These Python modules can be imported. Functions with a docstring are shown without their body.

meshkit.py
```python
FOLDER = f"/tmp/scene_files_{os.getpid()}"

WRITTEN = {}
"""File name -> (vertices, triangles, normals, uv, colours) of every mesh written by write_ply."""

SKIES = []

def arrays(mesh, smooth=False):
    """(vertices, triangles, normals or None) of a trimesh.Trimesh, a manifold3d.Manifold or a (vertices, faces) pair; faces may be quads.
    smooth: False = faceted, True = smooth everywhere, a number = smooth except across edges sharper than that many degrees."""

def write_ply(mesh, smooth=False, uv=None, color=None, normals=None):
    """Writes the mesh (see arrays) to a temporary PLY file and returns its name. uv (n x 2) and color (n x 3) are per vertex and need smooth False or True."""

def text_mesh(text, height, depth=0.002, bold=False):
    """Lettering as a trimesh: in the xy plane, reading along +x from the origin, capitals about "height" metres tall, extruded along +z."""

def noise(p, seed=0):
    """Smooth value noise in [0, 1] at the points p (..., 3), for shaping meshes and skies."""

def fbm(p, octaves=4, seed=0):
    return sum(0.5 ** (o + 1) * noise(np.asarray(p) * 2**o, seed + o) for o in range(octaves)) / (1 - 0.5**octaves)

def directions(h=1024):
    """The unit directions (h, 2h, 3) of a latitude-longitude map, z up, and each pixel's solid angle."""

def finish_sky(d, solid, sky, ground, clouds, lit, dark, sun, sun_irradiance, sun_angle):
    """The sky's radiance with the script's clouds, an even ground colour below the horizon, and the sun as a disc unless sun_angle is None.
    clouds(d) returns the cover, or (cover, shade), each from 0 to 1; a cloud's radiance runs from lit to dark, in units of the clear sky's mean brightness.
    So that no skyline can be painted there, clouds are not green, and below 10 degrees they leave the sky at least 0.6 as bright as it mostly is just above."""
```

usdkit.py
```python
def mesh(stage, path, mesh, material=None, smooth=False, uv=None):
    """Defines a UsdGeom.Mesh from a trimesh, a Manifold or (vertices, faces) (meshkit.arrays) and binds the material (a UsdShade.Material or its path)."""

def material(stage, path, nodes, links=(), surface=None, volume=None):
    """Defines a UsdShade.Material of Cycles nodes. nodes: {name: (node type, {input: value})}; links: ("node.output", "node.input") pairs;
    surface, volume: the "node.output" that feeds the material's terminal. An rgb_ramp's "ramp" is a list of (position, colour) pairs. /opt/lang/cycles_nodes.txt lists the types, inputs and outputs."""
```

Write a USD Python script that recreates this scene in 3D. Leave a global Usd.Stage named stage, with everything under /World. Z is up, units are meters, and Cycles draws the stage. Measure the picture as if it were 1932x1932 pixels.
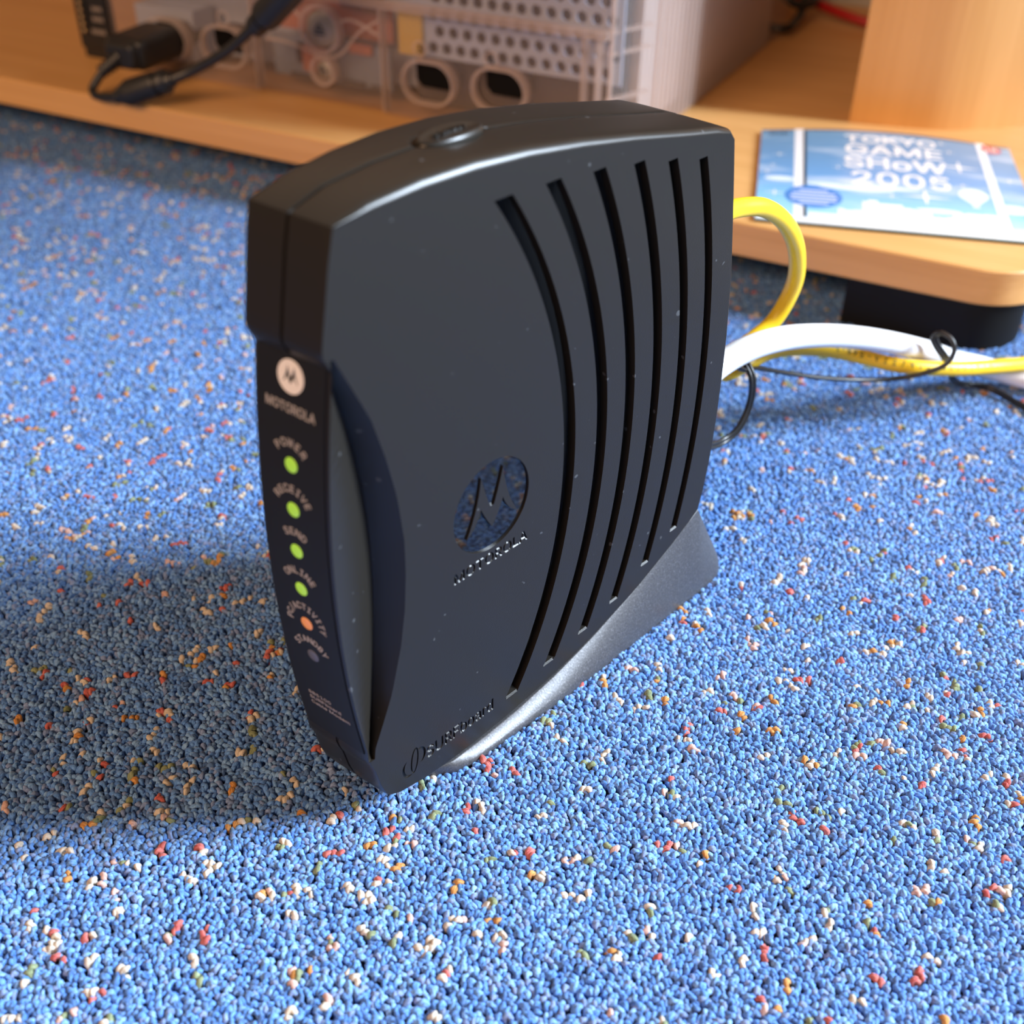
import math
import numpy as np
import trimesh
import manifold3d as m3
from shapely.geometry import Polygon, Point
from shapely import affinity
from shapely.ops import unary_union
from pxr import Usd, UsdGeom, UsdLux, UsdShade, Gf, Sdf, Vt
import usdkit
import meshkit

stage = Usd.Stage.CreateInMemory()
UsdGeom.SetStageUpAxis(stage, UsdGeom.Tokens.z)
UsdGeom.SetStageMetersPerUnit(stage, 1.0)
UsdGeom.Xform.Define(stage, '/World')
UsdGeom.Scope.Define(stage, '/World/Looks')
rng = np.random.default_rng(7)
MM = 0.001

# ------------------------------------------------------------------ camera
F_PX, PITCH, ROLL, CAM_H = 2169.87, 0.643394, 0.0130047, 0.236
EXPOSURE = 0.0
fw = np.array([0, math.cos(PITCH), -math.sin(PITCH)])
r0 = np.array([1.0, 0, 0])
u0 = np.cross(r0, fw)
cr = math.cos(ROLL) * r0 + math.sin(ROLL) * u0
cu = -math.sin(ROLL) * r0 + math.cos(ROLL) * u0
cam = UsdGeom.Camera.Define(stage, '/World/camera')
M = np.eye(4)
M[0, :3], M[1, :3], M[2, :3], M[3, :3] = cr, cu, -fw, (0, 0, CAM_H)
cam.AddTransformOp().Set(Gf.Matrix4d(*M.ravel().tolist()))
cam.CreateHorizontalApertureAttr(36.0)
cam.CreateVerticalApertureAttr(36.0)
cam.CreateFocalLengthAttr(36.0 * F_PX / 1932)
cam.CreateFocusDistanceAttr(0.303)
cam.CreateFStopAttr(11.5)
cam.CreateClippingRangeAttr(Gf.Vec2f(0.02, 100))
cam.CreateExposureAttr(EXPOSURE)

# ------------------------------------------------------------------ frames of the TV stand and of the modem
BETA = math.radians(-26.3875)
W_ = np.array([math.cos(BETA), math.sin(BETA), 0])      # along the front of the TV stand
N_ = np.array([-math.sin(BETA), math.cos(BETA), 0])     # into the TV stand
def wn(w, n, z=0.0):
    return W_ * w + N_ * n + np.array([0, 0, z])
SHELF_Z = 0.0365

# ------------------------------------------------------------------ light: daylight through a window right of the stand, warm room all round
sky = UsdLux.DomeLight.Define(stage, '/World/room_glow')
sky.CreateColorAttr(Gf.Vec3f(1.0, 0.72, 0.52))
sky.CreateIntensityAttr(0.07)
win = UsdLux.RectLight.Define(stage, '/World/window_daylight')
win.CreateWidthAttr(0.8)
win.CreateHeightAttr(0.95)
win.CreateColorAttr(Gf.Vec3f(0.72, 0.85, 1.0))
win.CreateIntensityAttr(126.0)
def aim(light, pos, normal):
    zc = -np.asarray(normal, float)
    zc /= np.linalg.norm(zc)
    xc = np.cross([0, 0, 1.0], zc)
    xc /= np.linalg.norm(xc)
    yc = np.cross(zc, xc)
    m = np.eye(4)
    m[0, :3], m[1, :3], m[2, :3], m[3, :3] = xc, yc, zc, pos
    UsdGeom.Xformable(light).AddTransformOp().Set(Gf.Matrix4d(*m.ravel().tolist()))
aim(win, wn(1.2, 0.875, 0.95), -N_)
lamp = UsdLux.RectLight.Define(stage, '/World/curtained_window')      # warm light of the room behind the photographer's left shoulder
lamp.CreateWidthAttr(1.6)
lamp.CreateHeightAttr(0.9)
lamp.CreateColorAttr(Gf.Vec3f(1.0, 0.61, 0.37))
lamp.CreateIntensityAttr(13.0)
aim(lamp, (-1.25, -1.6, 1.55), (1.25, 1.85, -1.45))

# ------------------------------------------------------------------ materials
MATS = {}
def mat(name, nodes, links, surface='p.BSDF'):
    MATS[name] = usdkit.material(stage, '/World/Looks/' + name, nodes, links, surface=surface)
    return MATS[name]
def plain(name, color, rough=0.5, **kw):
    return mat(name, {'p': ('principled_bsdf', {'base_color': color, 'roughness': rough, **kw})}, [])

mat('black_casing', {
    'g': ('geometry', {}),
    'n': ('noise_texture', {'scale': 2600.0, 'detail': 2.0}),
    'b': ('bump', {'strength': 0.25, 'distance': 0.00008}),
    'v': ('noise_texture', {'scale': 420.0, 'detail': 1.0, 'roughness': 0.4}),
    'r': ('rgb_ramp', {'ramp': [(0.0, (0.0148, 0.0124, 0.0096)), (0.765, (0.0148, 0.0124, 0.0096)), (0.80, (0.06, 0.06, 0.06))]}),
    'p': ('principled_bsdf', {'roughness': 0.33, 'specular_ior_level': 0.38})},
    [('g.position', 'n.vector'), ('n.fac', 'b.height'), ('b.normal', 'p.normal'), ('g.position', 'v.vector'), ('v.fac', 'r.fac'), ('r.color', 'p.base_color')])
plain('black_gloss', (0.006, 0.006, 0.007), 0.03, specular_ior_level=0.8)
plain('black_panel', (0.010, 0.010, 0.010), 0.5, specular_ior_level=0.25)
plain('black_recess', (0.008, 0.008, 0.009), 0.5)
mat('silver_base', {
    'g': ('geometry', {}),
    'n': ('noise_texture', {'scale': 1900.0, 'detail': 1.0}),
    'r': ('rgb_ramp', {'ramp': [(0.3, (0.10, 0.10, 0.105)), (0.62, (0.135, 0.135, 0.142)), (0.78, (0.21, 0.21, 0.22))]}),
    'b': ('bump', {'strength': 0.16, 'distance': 0.0001}),
    'p': ('principled_bsdf', {'metallic': 0.65, 'roughness': 0.42})},
    [('g.position', 'n.vector'), ('n.fac', 'r.fac'), ('r.color', 'p.base_color'), ('n.fac', 'b.height'), ('b.normal', 'p.normal')])
plain('print_white', (0.82, 0.78, 0.72), 0.5)
plain('print_beige', (0.36, 0.33, 0.30), 0.6)
plain('print_grey', (0.34, 0.31, 0.29), 0.6)
plain('led_green', (0.25, 0.45, 0.05), 0.3, emission_color=(0.30, 0.56, 0.03), emission_strength=0.58)
plain('led_orange', (0.5, 0.2, 0.06), 0.3, emission_color=(0.62, 0.20, 0.055), emission_strength=0.5)
plain('led_off', (0.10, 0.10, 0.12), 0.3)

def wood(name, stretch, c0, c1):
    mat(name, {
        't': ('texture_coordinate', {}),
        'm': ('mapping', {'scale': stretch}),
        'n': ('noise_texture', {'scale': 1.0, 'detail': 5.0, 'roughness': 0.6, 'distortion': 0.3}),
        'n2': ('noise_texture', {'scale': 0.22, 'detail': 2.0}),
        'a': ('math', {'math_type': 'multiply_add', 'value2': 0.5}),
        'h': ('math', {'math_type': 'multiply', 'value2': 0.5}),
        'r': ('rgb_ramp', {'ramp': [(0.3, c0), (0.7, c1)]}),
        'p': ('principled_bsdf', {'roughness': 0.38, 'specular_ior_level': 0.4})},
        [('t.object', 'm.vector'), ('m.vector', 'n.vector'), ('m.vector', 'n2.vector'), ('n2.fac', 'h.value1'), ('n.fac', 'a.value1'), ('h.value', 'a.value3'),
         ('a.value', 'r.fac'), ('r.color', 'p.base_color')])
WC0, WC1 = (0.62, 0.325, 0.105), (0.76, 0.435, 0.165)
wood('beech_along', (14.0, 420.0, 420.0), WC0, WC1)
wood('beech_upright', (260.0, 260.0, 9.0), WC0, WC1)
plain('black_foot', (0.006, 0.006, 0.006), 0.6, specular_ior_level=0.2)
plain('wall_paint', (0.62, 0.58, 0.50), 0.9)
plain('carpet_backing', (0.05, 0.07, 0.12), 1.0)
plain('yellow_jacket', (0.86, 0.56, 0.018), 0.34, specular_ior_level=0.5)
plain('white_jacket', (0.82, 0.83, 0.84), 0.35)
plain('black_jacket', (0.014, 0.014, 0.014), 0.35)
plain('red_jacket', (0.42, 0.012, 0.012), 0.4)
plain('ink', (0.10, 0.10, 0.02), 0.6)
plain('black_rubber', (0.016, 0.016, 0.0155), 0.40)
plain('gold_contact', (0.75, 0.55, 0.28), 0.35, metallic=0.9)
plain('label_grey', (0.20, 0.17, 0.15), 0.6)
plain('port_black', (0.003, 0.003, 0.003), 0.6, specular_ior_level=0.1)
# frosted clear plastic: part of the light goes straight through, part is scattered by the haze of the moulding
mat('clear_plastic', {
    't': ('transparent_bsdf', {'color': (0.97, 0.95, 0.94)}),
    'p': ('principled_bsdf', {'base_color': (0.74, 0.64, 0.60), 'roughness': 0.25, 'specular_ior_level': 0.6}),
    's': ('translucent_bsdf', {'color': (0.74, 0.64, 0.60)}),
    'k': ('mix_closure', {'fac': 0.35}),
    'x': ('mix_closure', {'fac': 0.11})},
    [('p.BSDF', 'k.closure1'), ('s.BSDF', 'k.closure2'), ('t.BSDF', 'x.closure1'), ('k.closure', 'x.closure2')], surface='x.closure')
mat('clear_rib', {
    't': ('transparent_bsdf', {'color': (0.97, 0.95, 0.94)}),
    'p': ('principled_bsdf', {'base_color': (0.80, 0.68, 0.62), 'roughness': 0.22, 'specular_ior_level': 0.7}),
    's': ('translucent_bsdf', {'color': (0.80, 0.68, 0.62)}),
    'k': ('mix_closure', {'fac': 0.35}),
    'x': ('mix_closure', {'fac': 0.42})},
    [('p.BSDF', 'k.closure1'), ('s.BSDF', 'k.closure2'), ('t.BSDF', 'x.closure1'), ('k.closure', 'x.closure2')], surface='x.closure')
plain('shield_metal', (0.36, 0.44, 0.58), 0.45)
plain('shield_light', (0.62, 0.56, 0.54), 0.5)
plain('inner_dark', (0.035, 0.03, 0.03), 0.7)
plain('inner_brown', (0.16, 0.08, 0.045), 0.7)
plain('inner_yellow', (0.55, 0.38, 0.06), 0.5)
plain('board_red', (0.42, 0.15, 0.09), 0.6)
plain('board_blue', (0.16, 0.21, 0.28), 0.6)
plain('button_grey', (0.30, 0.26, 0.22), 0.35)

# ------------------------------------------------------------------ scene helpers
USED = {}
def path_of(parent, name):
    base = '/World' if parent is None else str(parent.GetPath())
    k = (base, name)
    i = USED.get(k, 0)
    USED[k] = i + 1
    return f'{base}/{name}' + (f'_{i:03d}' if i else '')
def tag(prim, label=None, cat=None, group=None, kind=None):
    for k, v in (('label', label), ('category', cat), ('group', group), ('kind', kind)):
        if v:
            prim.SetCustomDataByKey(k, v)
    return prim
def thing(name, label, cat, pos=(0, 0, 0), rz=0.0, group=None):
    x = UsdGeom.Xform.Define(stage, path_of(None, name))
    x.AddTranslateOp().Set(Gf.Vec3d(*map(float, pos)))
    x.AddRotateZOp().Set(float(rz))
    return tag(x.GetPrim(), label, cat, group)
def obj(name, mesh, material, parent=None, smooth=30, label=None, cat=None, kind=None):
    m = usdkit.mesh(stage, path_of(parent, name), mesh, MATS[material], smooth=smooth)
    return tag(m.GetPrim(), label, cat, None, kind)

def to_tm(man):
    m = man.to_mesh()
    return trimesh.Trimesh(np.array(m.vert_properties[:, :3]), np.array(m.tri_verts), process=False)
def to_man(tm):
    return m3.Manifold(m3.Mesh(np.asarray(tm.vertices, np.float32), np.asarray(tm.faces, np.uint32)))
def welded(tm):
    t = trimesh.Trimesh(tm.vertices, tm.faces, process=True)
    t.merge_vertices(digits_vertex=7)
    trimesh.repair.fix_normals(t)
    return t
def box(x0, x1, y0, y1, z0, z1, r=0.0):
    if r <= 0:
        b = trimesh.creation.box([x1 - x0, y1 - y0, z1 - z0])
        b.apply_translation([(x0 + x1) / 2, (y0 + y1) / 2, (z0 + z1) / 2])
        return b
    s = m3.Manifold.sphere(r, 16)
    return to_tm(m3.Manifold.batch_hull([s.translate((x, y, z)) for x in (x0 + r, x1 - r) for y in (y0 + r, y1 - r) for z in (z0 + r, z1 - r)]))
def cat(ms):
    return trimesh.util.concatenate(ms)
def spline(P, n):
    """Catmull-Rom (centripetal) through P, n samples evenly spaced."""
    P = np.asarray(P, float)
    P = np.vstack([2 * P[0] - P[1], P, 2 * P[-1] - P[-2]])
    out = []
    for i in range(1, len(P) - 2):
        p0, p1, p2, p3 = P[i - 1:i + 3]
        t0 = 0
        t1 = t0 + max(np.linalg.norm(p1 - p0), 1e-9) ** .5
        t2 = t1 + max(np.linalg.norm(p2 - p1), 1e-9) ** .5
        t3 = t2 + max(np.linalg.norm(p3 - p2), 1e-9) ** .5
        t = np.linspace(t1, t2, 24, endpoint=False)[:, None]
        a1 = (t1 - t) / (t1 - t0) * p0 + (t - t0) / (t1 - t0) * p1
        a2 = (t2 - t) / (t2 - t1) * p1 + (t - t1) / (t2 - t1) * p2
        a3 = (t3 - t) / (t3 - t2) * p2 + (t - t2) / (t3 - t2) * p3
        b1 = (t2 - t) / (t2 - t0) * a1 + (t - t0) / (t2 - t0) * a2
        b2 = (t3 - t) / (t3 - t1) * a2 + (t - t1) / (t3 - t1) * a3
        out.append((t2 - t) / (t2 - t1) * b1 + (t - t1) / (t2 - t1) * b2)
    out = np.vstack(out + [P[-2:-1]])
    for _ in range(3):
        out[1:-1] = (out[:-2] + 2 * out[1:-1] + out[2:]) / 4
    s = np.r_[0, np.cumsum(np.linalg.norm(np.diff(out, axis=0), axis=1))]
    q = np.linspace(0, s[-1], n)
    return np.stack([np.interp(q, s, out[:, k]) for k in range(3)], 1)
def frames(C, up=(0, 0, 1)):
    T = np.gradient(C, axis=0)
    T /= np.linalg.norm(T, axis=1, keepdims=True)
    A = np.zeros_like(C)
    a = np.cross(T[0], up)
    if np.linalg.norm(a) < 1e-6:
        a = np.cross(T[0], (1, 0, 0))
    a /= np.linalg.norm(a)
    for i in range(len(C)):
        a = a - T[i] * (a @ T[i])
        a /= np.linalg.norm(a)
        A[i] = a
    return T, A, np.cross(A, T)
def tube(C, r, sides=16, up=(0, 0, 1)):
    """Closed tube along C; r is a number or one radius per point."""
    T, A, B = frames(C, up)
    r = np.broadcast_to(np.asarray(r, float), (len(C),))
    th = np.linspace(0, 2 * np.pi, sides, endpoint=False)
    V = (C[:, None] + r[:, None, None] * (np.cos(th)[None, :, None] * A[:, None] + np.sin(th)[None, :, None] * B[:, None])).reshape(-1, 3)
    n = len(C)
    F = []
    for i in range(n - 1):
        for j in range(sides):
            k = (j + 1) % sides
            a, b, c, d = i * sides + j, i * sides + k, (i + 1) * sides + k, (i + 1) * sides + j
            F += [(a, b, c), (a, c, d)]
    V = np.vstack([V, C[0], C[-1]])
    for j in range(sides):
        k = (j + 1) % sides
        F += [(n * sides, k, j), (n * sides + 1, (n - 1) * sides + j, (n - 1) * sides + k)]
    t = trimesh.Trimesh(V, F, process=False)
    if t.volume < 0:
        t.invert()
    return t
def loft(rings, caps=True):
    """rings: list of (N,3) loops of equal length; caps are fans about the loop's mean."""
    N, n = len(rings[0]), len(rings)
    V = np.vstack(rings)
    F = []
    for i in range(n - 1):
        for j in range(N):
            k = (j + 1) % N
            a, b, c, d = i * N + j, i * N + k, (i + 1) * N + k, (i + 1) * N + j
            F += [(a, b, c), (a, c, d)]
    if caps:
        V = np.vstack([V, rings[0].mean(0), rings[-1].mean(0)])
        for j in range(N):
            k = (j + 1) % N
            F += [(n * N, k, j), (n * N + 1, (n - 1) * N + j, (n - 1) * N + k)]
    t = trimesh.Trimesh(V, F, process=False)
    if t.volume < 0:
        t.invert()
    return t
def extrude(poly, h):
    if poly.geom_type == 'Polygon':
        return trimesh.creation.extrude_polygon(poly, h, engine='earcut')
    return cat([trimesh.creation.extrude_polygon(g, h, engine='earcut') for g in poly.geoms])
def remap(tm, fn):
    t = tm.copy()
    t.vertices = np.array([fn(*p) for p in t.vertices])
    return t
TXT = {}
def text(s, h, depth=0.0002, bold=False, width=None):
    """Lettering centred in x on the origin, base line at y = 0; squeezed to width if given."""
    t = meshkit.text_mesh(s, h, depth, bold)
    b = t.bounds
    t.apply_translation([-(b[0, 0] + b[1, 0]) / 2, 0, 0])
    if width:
        t.apply_scale([width / (b[1, 0] - b[0, 0]), 1, 1])
    return t

# ================================================================== the room
obj('floor', box(-1.6, 2.2, -0.9, 1.9, -0.03, -0.0034), 'carpet_backing', kind='structure', smooth=False)
wall = box(-1.5, 2.4, 0.90, 1.0, 0.0, 2.4)
wall.apply_transform(trimesh.transformations.rotation_matrix(BETA, [0, 0, 1]))
obj('wall_back', wall, 'wall_paint', kind='structure', smooth=False)

# ================================================================== TV stand
RZ = math.degrees(BETA)
stand = thing('tv_stand', 'beech-veneer television stand with rounded front corner and curved upright panel', 'tv stand', wn(0, 0), RZ)
T0, T1 = 0.021, SHELF_Z
R_ = 0.030
arc = [(0.004 - R_ + R_ * math.sin(a), 0.473 + R_ - R_ * math.cos(a)) for a in np.linspace(0, math.pi / 2, 14)]
outline = Polygon([(-1.15, 0.473)] + arc + [(0.004, 0.885), (-1.15, 0.885)])
b = 0.0007
s1 = [trimesh.transformations.translation_matrix([0, 0, 0])]
rings = []
for z, e in ((T0, -b), (T0 + b, 0), (T1 - b, 0), (T1, -b)):
    q = np.array(outline.buffer(e, join_style=2).exterior.coords)[:-1] if e else np.array(outline.exterior.coords)[:-1]
    if len(q) != len(np.array(outline.exterior.coords)) - 1:
        q = np.array(outline.exterior.coords)[:-1]
    c = np.array([-0.5, 0.68])
    k = np.argmin(np.linalg.norm(q - np.array([-1.15, 0.473]), axis=1))
    q = np.roll(q, -k, axis=0)
    if Polygon(q).exterior.is_ccw is False:
        q = np.roll(q[::-1], 1, axis=0)
    rings.append(np.c_[q, np.full(len(q), z)])
obj('shelf_board', loft(rings), 'beech_along', stand, smooth=40)
# the curved upright: front face through the measured line, running back to the right
front = spline([(-0.107, 0.6325, 0), (-0.088, 0.6355, 0), (-0.069, 0.6410, 0), (-0.051, 0.6530, 0), (-0.034, 0.6680, 0), (-0.020, 0.690, 0), (-0.013, 0.72, 0), (-0.0125, 0.77, 0), (-0.0125, 0.87, 0)], 60)[:, :2]
t_ = np.gradient(front, axis=0)
t_ /= np.linalg.norm(t_, axis=1, keepdims=True)
back = front + np.c_[-t_[:, 1], t_[:, 0]] * 0.016
left_edge = np.array([(-0.1155, 0.6310)])
pan = Polygon(np.vstack([left_edge, front, back[::-1], [(-0.118, 0.648)]])).buffer(0)
up = extrude(pan, 0.2685)
up.apply_translation([0, 0, SHELF_Z])
obj('upright_panel', up, 'beech_upright', stand, smooth=25)
top_rings = [r_.copy() for r_ in rings]
for r_ in top_rings:
    r_[:, 2] += 0.305 - T0
obj('top_board', loft(top_rings), 'beech_along', stand, smooth=40)
foot = Polygon([(-0.075, 0.4742)] + [(-0.003 - 0.024 + 0.024 * math.sin(a), 0.4742 + 0.024 - 0.024 * math.cos(a)) for a in np.linspace(0, math.pi / 2, 10)] + [(-0.003, 0.560), (-0.075, 0.560)])
for dx in (0, -1.05):
    ft = extrude(foot, T0 + 0.0022)
    ft.apply_translation([dx, 0, -0.0022])
    obj('foot', ft, 'black_foot', stand, smooth=40)
for dx in (0, -1.05):
    ft = extrude(foot, T0 + 0.0022)
    ft.apply_translation([dx, 0.30, -0.0022])
    obj('foot', ft, 'black_foot', stand, smooth=40)

# ================================================================== cable modem
B0 = np.array([-0.03004, 0.18521, 0.0])
ALPHA = 46.7601
WID = 23.5
modem = thing('cable_modem', 'black upright cable modem with curved vent slots on a silver stand', 'modem', B0, ALPHA)
def L3(tm):                                   # millimetres to metres
    t = tm.copy()
    t.apply_scale(MM)
    return t
def led_front(z):
    return -8.7 + 0.00165 * (z - 79.0) ** 2
prof = [(-0.65, 157.5), (7.4, 158.1), (19.8, 158.5), (33.1, 158.15), (47.6, 157.1), (63.5, 155.1), (80.9, 152.3), (100.4, 148.5), (112, 146.4), (117.6, 145.1), (119.3, 143.2),
        (121.0, 134.4), (122.8, 124.5), (125.9, 106.0), (127.6, 88), (128.1, 75), (128.2, 63), (127.8, 52), (127.2, 45), (126.2, 37.5), (124.7, 30.0), (122.4, 22.0),
        (112, 22), (104, 19.2), (92, 14.8), (80, 11.2), (68, 8.2), (55, 6.0), (42, 4.7), (30, 4.1), (20.5, 4.3), (12.3, 5.0), (4.5, 6.6), (1.6, 8.1), (0.2, 9.6),
        (-1.3, 14), (-2.7, 20.5), (-3.7, 23.0), (-4.3, 25.4)]
prof += [(led_front(z) + 0.0, z) for z in np.linspace(27.0, 130.6, 28)]
prof += [(-5.1, 132.2), (-6.0, 133.9), (-6.1, 135.4), (-5.6, 138.0), (-4.3, 144.5), (-3.0, 151.0), (-1.6, 156.2), (-1.3, 157.3)]
prof = np.array(prof)
# clockwise as written (top going right, down, left): normals to the outside
nx = np.roll(prof, -1, 0) - np.roll(prof, 1, 0)
nrm = np.c_[-nx[:, 1], nx[:, 0]]
nrm /= np.linalg.norm(nrm, axis=1, keepdims=True)
if (nrm[2] @ [0, 1]) < 0:
    nrm = -nrm
kk = np.ones(len(prof))
for i, (x, z) in enumerate(prof):
    if z > 140 and x < 25:
        kk[i] = 0.62 + 0.38 * max(0, min(1, x / 30))
    if z > 140 and x >= 25:
        kk[i] = 1.0 - 0.3 * min(1, (x - 25) / 60)
    if x < 3 and z < 158:
        kk[i] = 0.12
    if z < 30 and x > 1:
        kk[i] = 0.2
    if x > 115:
        kk[i] = 0.5
# the body is a wedge in plan: its middle plane leaves the near side at GAM
GAM = math.radians(6.6)
TG = math.tan(GAM)
H0 = 10.75
YM_X = np.array([-12, -8, 0, 12, 25, 45, 68, 95, 130.0])
YM_Y = np.array([9.3, 9.75, 10.5, 11.6, 12.7, 14.3, 15.5, 15.9, 15.4])
def y_mid(xp):
    xp = np.asarray(xp, float)
    return sum(np.interp(xp + o_, YM_X, YM_Y) for o_ in (-8, -4, 0, 4, 8)) / 5
def skew(xp, y):
    """The front is square to the middle plane, not to the near side."""
    return -TG * y * np.interp(xp, [0, 15, 70], [1.0, 1.0, 0.25])
def ring(d, e, off=0.0, far_side=False):
    p = prof + nrm * (e * kk)[:, None]
    ym = y_mid(prof[:, 0])
    y = np.full(len(p), d) if d < 7 else ym * d / 12.0
    y = y - off
    if far_side:
        y = 2 * ym - y
    return np.c_[p[:, 0] + skew(p[:, 0], y), y, p[:, 1]]
def mirror_pts(P):
    P = np.array(P, float)
    y2 = 2 * y_mid(P[:, 0]) - P[:, 1]
    return np.c_[P[:, 0] + skew(P[:, 0], y2), y2, P[:, 2]]
crown = [(2.6 * (1 - math.cos(a)), 2.3 * math.sin(a), 0) for a in np.radians([0, 10, 20, 28, 36, 44, 52, 60, 68])] + [(2.5, 2.26, 0), (3.7, 2.34, 0), (5.5, 2.42, 0), (9.5, 2.5, 0), (12, 2.52, 0.8), (12, 2.3, 0.42), (12, -0.6, 0.42), (12, -0.6, 0.1)]
half = to_man(welded(loft([ring(*c_) for c_ in crown])))
half_far = to_man(welded(loft([ring(*c_, far_side=True) for c_ in crown])))
inner = prof - nrm * 2.6
cav = to_man(welded(loft([np.c_[inner[:, 0], np.full(len(inner), 2.4), inner[:, 1]], np.c_[inner[:, 0], y_mid(inner[:, 0]) + 3, inner[:, 1]]])))
cav_far = to_man(welded(loft([np.c_[inner[:, 0], 2 * y_mid(inner[:, 0]) - 2.4, inner[:, 1]], np.c_[inner[:, 0], y_mid(inner[:, 0]) - 3, inner[:, 1]]])))
# crescent groove beside the light panel (V section)
zs = np.linspace(24.5, 133.0, 34)
cb = np.array([(26.7, -2.6), (29.0, -1.6), (33.6, .5), (41.6, 4.0), (54.3, 7.6), (64.4, 9.4), (74.7, 10.3), (83.5, 10.4), (95.3, 9.2), (105.6, 7.05), (116.9, 3.8), (128.5, -1.6), (132.9, -3.7), (134, -4.2)])
cv = np.array([(28.7, .5), (40, 2.6), (56, 4.2), (71, 5.6), (82.5, 6.1), (92.8, 5.5), (107, 3.3), (118, 1.0), (127.3, -1.3)])
pz = np.polyfit(cv[:, 0], cv[:, 1], 3)
rg = []
for z in zs:
    d = 6.0 * max(0.03, 1 - ((z - 78.5) / 55.0) ** 2) ** 0.55
    uB = float(np.interp(z, cb[:, 0], cb[:, 1]))
    uA = led_front(z) if 28 < z < 130 else led_front(129)
    uA = min(uA, uB - 0.3)
    uV = float(np.polyval(pz, np.clip(z, 28, 128))) + 0.6 * (d - 6)
    uV = min(max(uV, uA + 0.15), uB - 0.1)
    rg.append(np.array([(uA, 0, z), (uV, d, z), (uB, 0, z), (uB + 0.02, -2.5, z), (uA - 0.02, -2.5, z)]))
groove = to_man(welded(loft(rg)))
groove_far = to_man(welded(loft([mirror_pts(r_) for r_ in rg])))
def sect(cu_, cz_, r, w, p_top, p_bot, y0, y1):
    aa = np.linspace(-0.75, 0.75, 90)
    P = Polygon([(cu_ + (r - w / 2) * math.cos(a), cz_ + (r - w / 2) * math.sin(a)) for a in aa] + [(cu_ + (r + w / 2) * math.cos(a), cz_ + (r + w / 2) * math.sin(a)) for a in aa[::-1]])
    # ends cut level (the lower one a little lower, along the measured ledge)
    return P.intersection(Polygon([(-50, p_bot[1] - 0.3), (200, p_bot[1] - 0.3), (200, p_top[1]), (-50, p_top[1])]))
def side_ex(poly, y0, y1):
    """A polygon in (u, z) extruded from y0 to y1."""
    t = extrude(poly, y1 - y0)
    return remap(t, lambda x, y, z: (x, y1 - z, y))
SL = [(-60.7, 78.2, 124.6, 4.2, (40.7, 151.1), (44.8, 12.0)), (-59.8, 77.9, 135.7, 3.9, (55.3, 150.6), (59.3, 13.8)), (-68.5, 78.0, 155.05, 3.65, (69.2, 149.2), (73.5, 16.2)),
      (-75.6, 78.3, 172.8, 3.45, (82.9, 147.3), (86.8, 19.2)), (-79.5, 77.2, 187.3, 3.25, (95.8, 144.7), (100.3, 24.9)), (-89.1, 75.8, 207.2, 3.1, (107.9, 142.1), (113.1, 30.5))]
cuts = groove
for s in SL:
    cuts = cuts + to_man(welded(side_ex(sect(*s, -1, 4), -1.0, 3.6)))
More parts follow.
